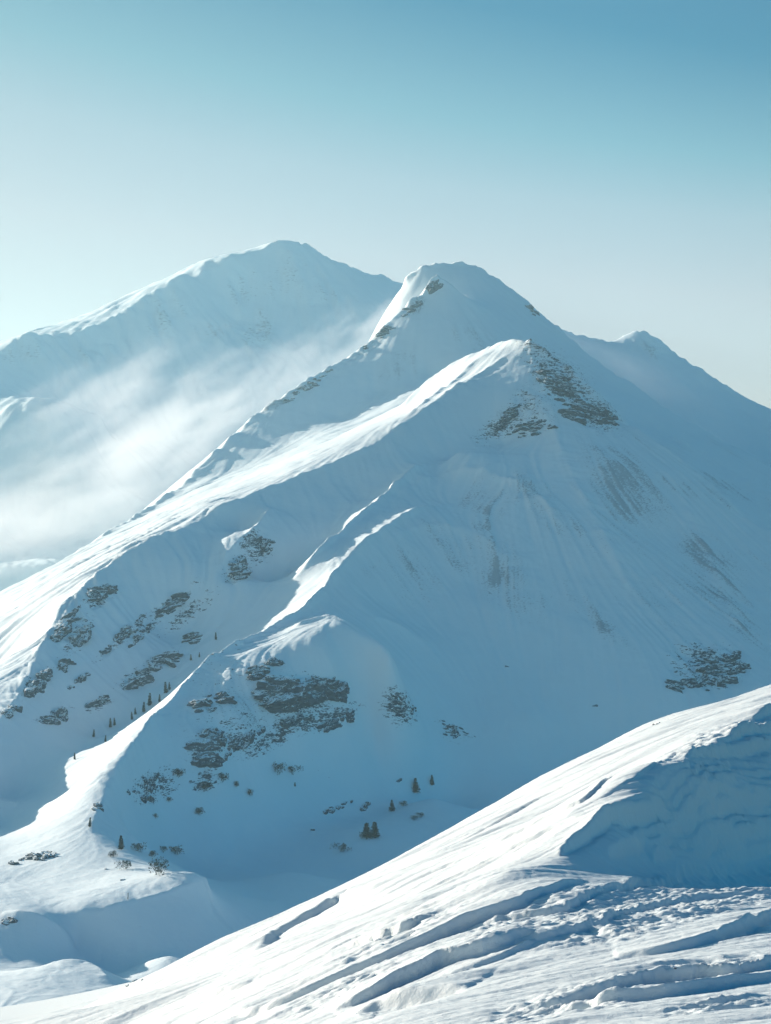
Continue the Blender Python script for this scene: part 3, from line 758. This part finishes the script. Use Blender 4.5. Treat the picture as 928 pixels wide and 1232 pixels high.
def mesh_obj(name, V, P, mat, parent):
    me = bpy.data.meshes.new(name); me.from_pydata(V, [], P); me.update(); me.materials.append(mat)
    o = bpy.data.objects.new(name, me); COL.objects.link(o); o.parent = parent
    return o

def trunk(parent, h, r, lean=0):
    V, P = [], []
    for k in range(5):
        t = k / 4
        for i in range(6):
            a_ = i * math.pi / 3
            rr = r * (1 - .85 * t)
            V.append((rr * math.cos(a_) + lean * t * t, rr * math.sin(a_), t * h - .3))
        if k:
            for i in range(6):
                j = (i + 1) % 6; q = (k - 1) * 6
                P.append((q + i, q + j, q + 6 + j, q + 6 + i))
    return mesh_obj('trunk', V, P, M_BARK, parent)

def blades(rng, V, P, c, d, ln, wd):
    """a spray of needles: two crossed tapering blades"""
    d = d.normalized()
    sidev = d.cross(Vector((rng.gauss(0, 1), rng.gauss(0, 1), rng.gauss(0, 1)))).normalized()
    for sv in (sidev, d.cross(sidev)):
        k = len(V)
        for q in (c - sv * wd * .4, c + d * ln * .5 - sv * wd, c + d * ln, c + d * ln * .5 + sv * wd, c + sv * wd * .4): V.append(q[:])
        P.append((k, k+1, k+2, k+3, k+4))

def conifer(seed, h, w, name='pine_tree'):
    rng = random.Random(seed)
    root = bpy.data.objects.new(name, None); COL.objects.link(root)
    trunk(root, h * .95, h * .028)
    V, P = [], []
    nl = 17
    for k in range(nl):
        t = .1 + .88 * k / (nl - 1)
        R = w * (1 - t) ** .75 * rng.uniform(.75, 1.15) + .04 * h * (1 - t)
        nb = max(4, int(9 * (1 - t) + 4))
        a0 = rng.random() * 6.3
        for i in range(nb):
            if rng.random() < .12: continue
            a_ = a0 + i * 6.283 / nb + rng.gauss(0, .2)
            L = R * rng.uniform(.6, 1.15)
            dr = Vector((math.cos(a_), math.sin(a_), -.25 + .5 * t + rng.gauss(0, .12)))
            p0 = Vector((0, 0, t * h))
            for q in range(4):
                f_ = (q + .6) / 4
                for z_ in range(2):
                    dd = dr + Vector((rng.gauss(0, .5), rng.gauss(0, .5), rng.gauss(0, .3)))
                    blades(rng, V, P, p0 + dr * L * f_ * .85, dd, h * .085 * rng.uniform(.7, 1.2), h * .018)
    for q in range(6): blades(rng, V, P, Vector((0, 0, h * .93)), Vector((rng.gauss(0, .25), rng.gauss(0, .25), 1)), h * .09, h * .014)
    mesh_obj('crown', V, P, M_NEEDLE, root)
    return root

def bush(seed, h, w, name='shrub', mat=None):
    rng = random.Random(seed)
    root = bpy.data.objects.new(name, None); COL.objects.link(root)
    V, P = [], []
    clumps = [(rng.gauss(0, w * .42), rng.gauss(0, w * .42), rng.uniform(.2, .72) * h, rng.uniform(.22, .42) * h) for _ in range(11)]
    for (x_, y_, z_, r_) in clumps:
        for q in range(26):
            d = Vector((rng.gauss(0, 1), rng.gauss(0, 1), rng.gauss(.3, .8))).normalized()
            blades(rng, V, P, Vector((x_, y_, z_)) + d * r_ * rng.uniform(.4, .95), d + Vector((0, 0, .3)), h * .16 * rng.uniform(.6, 1.2), h * .03)
    mesh_obj('crown', V, P, mat or M_NEEDLE, root)
    SV, SP = [], []
    for (x_, y_, z_, r_) in clumps[:6]:
        k = len(SV); e = h * .025
        for i in range(3): SV.append((e * math.cos(i * 2.1), e * math.sin(i * 2.1), -.3))
        for i in range(3): SV.append((x_ + e * .5 * math.cos(i * 2.1), y_ + e * .5 * math.sin(i * 2.1), z_))
        for i in range(3): SP.append((k + i, k + (i + 1) % 3, k + 3 + (i + 1) % 3, k + 3 + i))
    mesh_obj('stem', SV, SP, M_BARK, root)
    return root

def copy_tree(o):
    c = o.copy(); COL.objects.link(c)
    for ch in list(o.children):
        d = ch.copy(); COL.objects.link(d); d.parent = c
    return c
PROTO = {'slim': [conifer(1, 1, .15), conifer(2, 1, .19)], 'full': [conifer(3, 1, .30), conifer(4, 1, .36)],
         'bush': [bush(5, 1, 1.0), bush(6, 1, .8)], 'twig': [bush(7, 1, .8, 'shrub', M_SHRUB)]}
used_proto = set()
rngt = random.Random(9)
def plant(kind, px, py, hpx, label, cat, group, ground=None, wide=1.0):
    G = ground or m
    p = G.hit(px, py)
    pr = PROTO[kind][rngt.randrange(len(PROTO[kind]))]
    o = pr if pr.name not in used_proto else copy_tree(pr)
    used_proto.add(pr.name)
    s_ = hpx * p.y / F
    o.location = p; o.scale = (s_ * wide, s_ * wide, s_); o.rotation_euler = (rngt.gauss(0, .04), rngt.gauss(0, .04), rngt.random() * 6.28)
    o['label'] = label; o['category'] = cat; o['group'] = group
    return o
GB = 'trees and bushes on the valley bench'
plant('full', 500.5, 955, 17, 'taller of two upright dark pines on the valley bench, left one', 'tree', GB)
plant('full', 520, 946, 12, 'smaller upright pine right of the taller one on the bench', 'tree', GB)
plant('full', 472, 976, 13, 'conical dark pine by itself, left of and below the two upright pines', 'tree', GB)
plant('twig', 486, 970, 7, 'thin bare shrub just right of the lone conical pine', 'shrub', GB)
plant('full', 441, 1008, 17, 'left half of the wide dark pair of bushy pines on the bench', 'tree', GB, wide=1.5)
plant('full', 451, 1008, 18, 'right half of the wide dark pair of bushy pines on the bench', 'tree', GB, wide=1.45)
plant('bush', 411, 1025, 10, 'low round dark bush, nearest to the viewer on the bench', 'shrub', GB)
plant('bush', 498, 987, 6, 'tiny bush, left of two side by side under the upright pines', 'shrub', GB)
plant('bush', 505, 984, 6.5, 'tiny bush, right of two side by side under the upright pines', 'shrub', GB)
plant('full', 355, 947, 5, 'tiny lone pine below the two rock-and-shrub clumps on the snow', 'tree', GB)
plant('bush', 335, 931, 13, 'dark clump of shrubs on the snow under the knoll, left of two', 'shrub', GB, wide=.8)
plant('bush', 352, 931, 10, 'dark clump of shrubs on the snow under the knoll, right of two', 'shrub', GB)
GP = 'trees and bushes round the sunlit snow patch'
plant('full', 146, 1022, 16, 'pointed dark conifer at the top of the sunlit snow patch', 'tree', GP)
plant('bush', 167, 1025, 11, 'dark bush right of the pointed conifer', 'shrub', GP)
plant('bush', 196, 1025, 7, 'small dark bush between the two larger ones above the snow patch', 'shrub', GP)
plant('bush', 212, 1029, 11, 'rounded dark bush in shade, rightmost above the snow patch', 'shrub', GP)
plant('bush', 191, 1051, 17, 'biggest tangled bush at the right edge of the sunlit snow patch', 'shrub', GP, wide=.9)
plant('bush', 150, 1046, 11, 'dark bush inside the sunlit snow patch, below the pointed conifer', 'shrub', GP)
plant('twig', 137, 1031, 8, 'thin shrub at the upper left of the snow patch', 'shrub', GP)
plant('twig', 183, 1031, 8, 'twiggy shrub just above the biggest tangled bush', 'shrub', GP)
plant('slim', 108, 995, 11, 'slender conifer leaning over the foot of the sunlit fan', 'tree', GP)
GS = 'conifers scattered on the left face'
for k, (x_, y_, h_) in enumerate([(90,914,8),(113,887,9),(127,893,8),(133,876,11),(138,873,9),(159,866,9),(163,860,8),(173,857,12),(180,849,15),(192,845,9),(200,834,13),(204,830,9)]):
    plant('slim', x_, y_, h_, ('first','second','third','fourth','fifth','sixth','seventh','eighth','ninth','tenth','eleventh','twelfth')[k] + ' slender conifer from the left in the thin line above the sunlit fan', 'tree', GS)
plant('slim', 260, 770, 9, 'single conifer high in the shaded gully, uppermost tree in the photo', 'tree', GS)
plant('slim', 230, 795, 7, 'tiny conifer below left of the uppermost tree in the gully', 'tree', GS)
plant('slim', 240, 791, 6, 'tiny conifer between the uppermost tree and its lower neighbour', 'tree', GS)
GK = 'low shrubs on the foot of the knoll'
for (x_, y_, h_, lab) in [(214,934,10,'bare shrub below the bend of the spur, uppermost of the low shrubs'),(247,952,12,'widest bare shrub on the foot of the knoll'),(267,940,10,'upright bare shrub right of the widest one'),(285,948,7,'small sparse shrub right of the upright bare shrub'),(300,958,8,'sparse shrub rightmost on the foot of the knoll'),(239,980,9,'lowest sparse shrub under the knoll, alone on the snow'),(203,965,6,'tiny sparse shrub left of the widest one'),(187,985,6,'tiny dark shrub above the rounded bush of the snow patch')]:
    plant('twig', x_, y_, h_, lab, 'shrub', GK)
# a thin stake in the snow
p = m.hit(154, 1082)
V, P = [], []
for k, (z_, r_) in enumerate(((-.4, .16), (1.2, .14), (2.3, .12), (2.4, .04))):
    for i in range(6): V.append((r_ * math.cos(i * 1.0472) + .03 * k, r_ * math.sin(i * 1.0472), z_))
    if k: P += [((k-1)*6+i, (k-1)*6+(i+1)%6, k*6+(i+1)%6, k*6+i) for i in range(6)]
P.append(tuple(range(18, 24)))
st = mesh_obj('stake', V, P, M_BARK, None); st.location = p
st['label'] = 'thin dark stake standing upright in the sunlit snow patch'; st['category'] = 'stake'
for ks in PROTO.values():
    for pr in ks:
        if pr.name not in used_proto:
            for ch in list(pr.children): bpy.data.objects.remove(ch)
            bpy.data.objects.remove(pr)
print('things', round(time.time() - T0, 1))

# ================================================================ AIR, LIGHT, CAMERA
SUN_AZ, SUN_EL = math.radians(-60), math.radians(15)     # azimuth from straight ahead, left negative
sd = Vector((math.sin(SUN_AZ) * math.cos(SUN_EL), math.cos(SUN_AZ) * math.cos(SUN_EL), math.sin(SUN_EL)))
sl = bpy.data.lights.new('sun', 'SUN'); sl.energy = 5.0; sl.angle = math.radians(.53); sl.color = (1, .83, .70)
so = bpy.data.objects.new('sun', sl); COL.objects.link(so)
so.rotation_euler = (-sd).to_track_quat('-Z', 'Y').to_euler()
w = bpy.data.worlds.new('World'); scene.world = w; w.use_nodes = True
nt = w.node_tree; b = NB(nt); bg = nt.nodes['Background']
sky = b.n('ShaderNodeTexSky'); sky.sky_type = 'NISHITA'; sky.sun_disc = False
sky.sun_elevation = SUN_EL; sky.sun_rotation = SUN_AZ; sky.altitude = 2000; sky.air_density = 1.0; sky.dust_density = 1.5; sky.ozone_density = 1.5
dirn = b.n('ShaderNodeTexCoord').outputs['Generated']
sep = b.n('ShaderNodeSeparateXYZ'); b.l(dirn, sep.inputs[0])
dot = b.n('ShaderNodeVectorMath', operation='DOT_PRODUCT'); b.l(dirn, dot.inputs[0]); dot.inputs[1].default_value = (math.sin(SUN_AZ), math.cos(SUN_AZ), 0)
el = b.math('MULTIPLY', sep.outputs[2], b.math('SUBTRACT', 1.42, b.math('MULTIPLY', dot.outputs['Value'], .74)))
el = b.math('ADD', el, b.math('MULTIPLY', b.math('MAXIMUM', b.math('MULTIPLY', dot.outputs['Value'], -1), 0), .45))
cr = b.n('ShaderNodeValToRGB'); b.l(el, cr.inputs[0])
e = cr.color_ramp.elements
for k, (p_, c_) in enumerate([(.08, (1.0, .66, .48)), (.21, (1.06, .72, .53)), (.265, (.86, .72, .545)), (.31, (.47, .64, .51)), (.385, (.05, .378, .41)), (.6, (.002, .33, .44)), (1, (.0005, .30, .44))]):
    q = e[k] if k < 2 else e.new(p_)
    q.position = p_; q.color = (*c_, 1)
tint = b.n('ShaderNodeMix'); tint.data_type = 'RGBA'; tint.blend_type = 'MULTIPLY'; tint.inputs[0].default_value = 1
b.l(sky.outputs[0], tint.inputs[6]); b.l(cr.outputs[0], tint.inputs[7])
lift = b.n('ShaderNodeVectorMath', operation='SCALE'); b.l(tint.outputs[2], lift.inputs[0])
b.l(b.math('MINIMUM', b.math('MAXIMUM', b.math('SUBTRACT', 1.60, dot.outputs['Value']), .75), 1.25), lift.inputs['Scale'])
b.l(lift.outputs[0], bg.inputs[0]); bg.inputs[1].default_value = .10

HAZE = 8e-5
me = bpy.data.meshes.new('haze'); bm = bmesh.new()
x0, x1, y0, y1, z0, z1 = -4200, 4200, -300, 7800, -260, 1000
vs = [bm.verts.new((x, y, z)) for x in (x0, x1) for y in (y0, y1) for z in (z0, z1)]
for q in ((0,1,3,2),(4,6,7,5),(0,4,5,1),(2,3,7,6),(0,2,6,4),(1,5,7,3)): bm.faces.new([vs[i] for i in q])
bmesh.ops.recalc_face_normals(bm, faces=bm.faces); bm.to_mesh(me); bm.free()
hz = bpy.data.objects.new('haze', me); COL.objects.link(hz); hz['kind'] = 'stuff'
mh = bpy.data.materials.new('haze'); mh.use_nodes = True; nt = mh.node_tree; nt.nodes.clear()
out = nt.nodes.new('ShaderNodeOutputMaterial'); pv = nt.nodes.new('ShaderNodeVolumePrincipled')
pv.inputs['Color'].default_value = (.52, .89, 1, 1); pv.inputs['Density'].default_value = HAZE; pv.inputs['Anisotropy'].default_value = .35
nt.links.new(pv.outputs[0], out.inputs['Volume']); me.materials.append(mh)

def cloud(name, px, py, d, rx, ry, rz, tilt, dens, seed, ns):
    """blown snow hanging in the air: an ellipsoid of uneven mist"""
    me = bpy.data.meshes.new(name); bm = bmesh.new()
    bmesh.ops.create_icosphere(bm, subdivisions=4, radius=1)
    bm.to_mesh(me); bm.free()
    o = bpy.data.objects.new(name, me); COL.objects.link(o); o['kind'] = 'stuff'
    o.location = unproject(px, py, d); o.scale = (rx, ry, rz); o.rotation_euler = (0, -math.radians(tilt), 0)
    mt = bpy.data.materials.new(name); mt.use_nodes = True; nt = mt.node_tree; nt.nodes.clear(); b = NB(nt)
    out = b.n('ShaderNodeOutputMaterial'); pv = b.n('ShaderNodeVolumePrincipled')
    pv.inputs['Color'].default_value = (.93, .955, .97, 1); pv.inputs['Anisotropy'].default_value = .3
    obj = b.n('ShaderNodeTexCoord').outputs['Object']
    ln = b.n('ShaderNodeVectorMath', operation='LENGTH'); b.l(obj, ln.inputs[0])
    mp = b.n('ShaderNodeMapping'); b.l(obj, mp.inputs[0]); mp.inputs['Location'].default_value = (seed * 3.1, seed, 0); mp.inputs['Scale'].default_value = (rx / ns * .6, ry / ns, rz / ns * 1.8)
    nz = b.noise(mp.outputs[0], 1.6, 7, .62)
    fall = b.math('SUBTRACT', 1.0, ln.outputs['Value'])
    de = b.math('MULTIPLY', b.ramp(b.math('ADD', fall, b.math('MULTIPLY', b.math('SUBTRACT', nz, .60), 2.6)), .0, .95), dens)
    b.l(b.math('MULTIPLY', de, b.ramp(fall, 0, .25)), pv.inputs['Density'])
    b.l(pv.outputs[0], out.inputs['Volume']); me.materials.append(mt)
    return o
cloud('snow_cloud', 155, 530, 2500, 330, 250, 185, 26, .0062, 1, 150)
cloud('snow_cloud', 330, 478, 2600, 360, 170, 90, 36, .0058, 2, 120)
cloud('snow_cloud', 60, 630, 2320, 360, 300, 110, 14, .0036, 3, 150)
cloud('snow_cloud', 472, 380, 2620, 130, 90, 50, 34, .0070, 4, 60)
cloud('snow_cloud', 840, 545, 3300, 640, 500, 140, -28, .0017, 5, 300)

cam = bpy.data.cameras.new('camera'); co = bpy.data.objects.new('camera', cam); COL.objects.link(co)
cam.sensor_fit = 'VERTICAL'; cam.sensor_height = 24; cam.lens = 24 * F / H; cam.clip_start = .1; cam.clip_end = 30000
co.location = (0, 0, 0); co.rotation_euler = (math.pi / 2 + PITCH, 0, 0)
scene.camera = co
scene.view_settings.view_transform = 'Standard'; scene.view_settings.look = 'None'; scene.view_settings.exposure = 1.15; scene.view_settings.gamma = 1
scene.cycles.max_bounces = 6; scene.cycles.diffuse_bounces = 1; scene.cycles.volume_bounces = 3
print('script', round(time.time() - T0, 1))
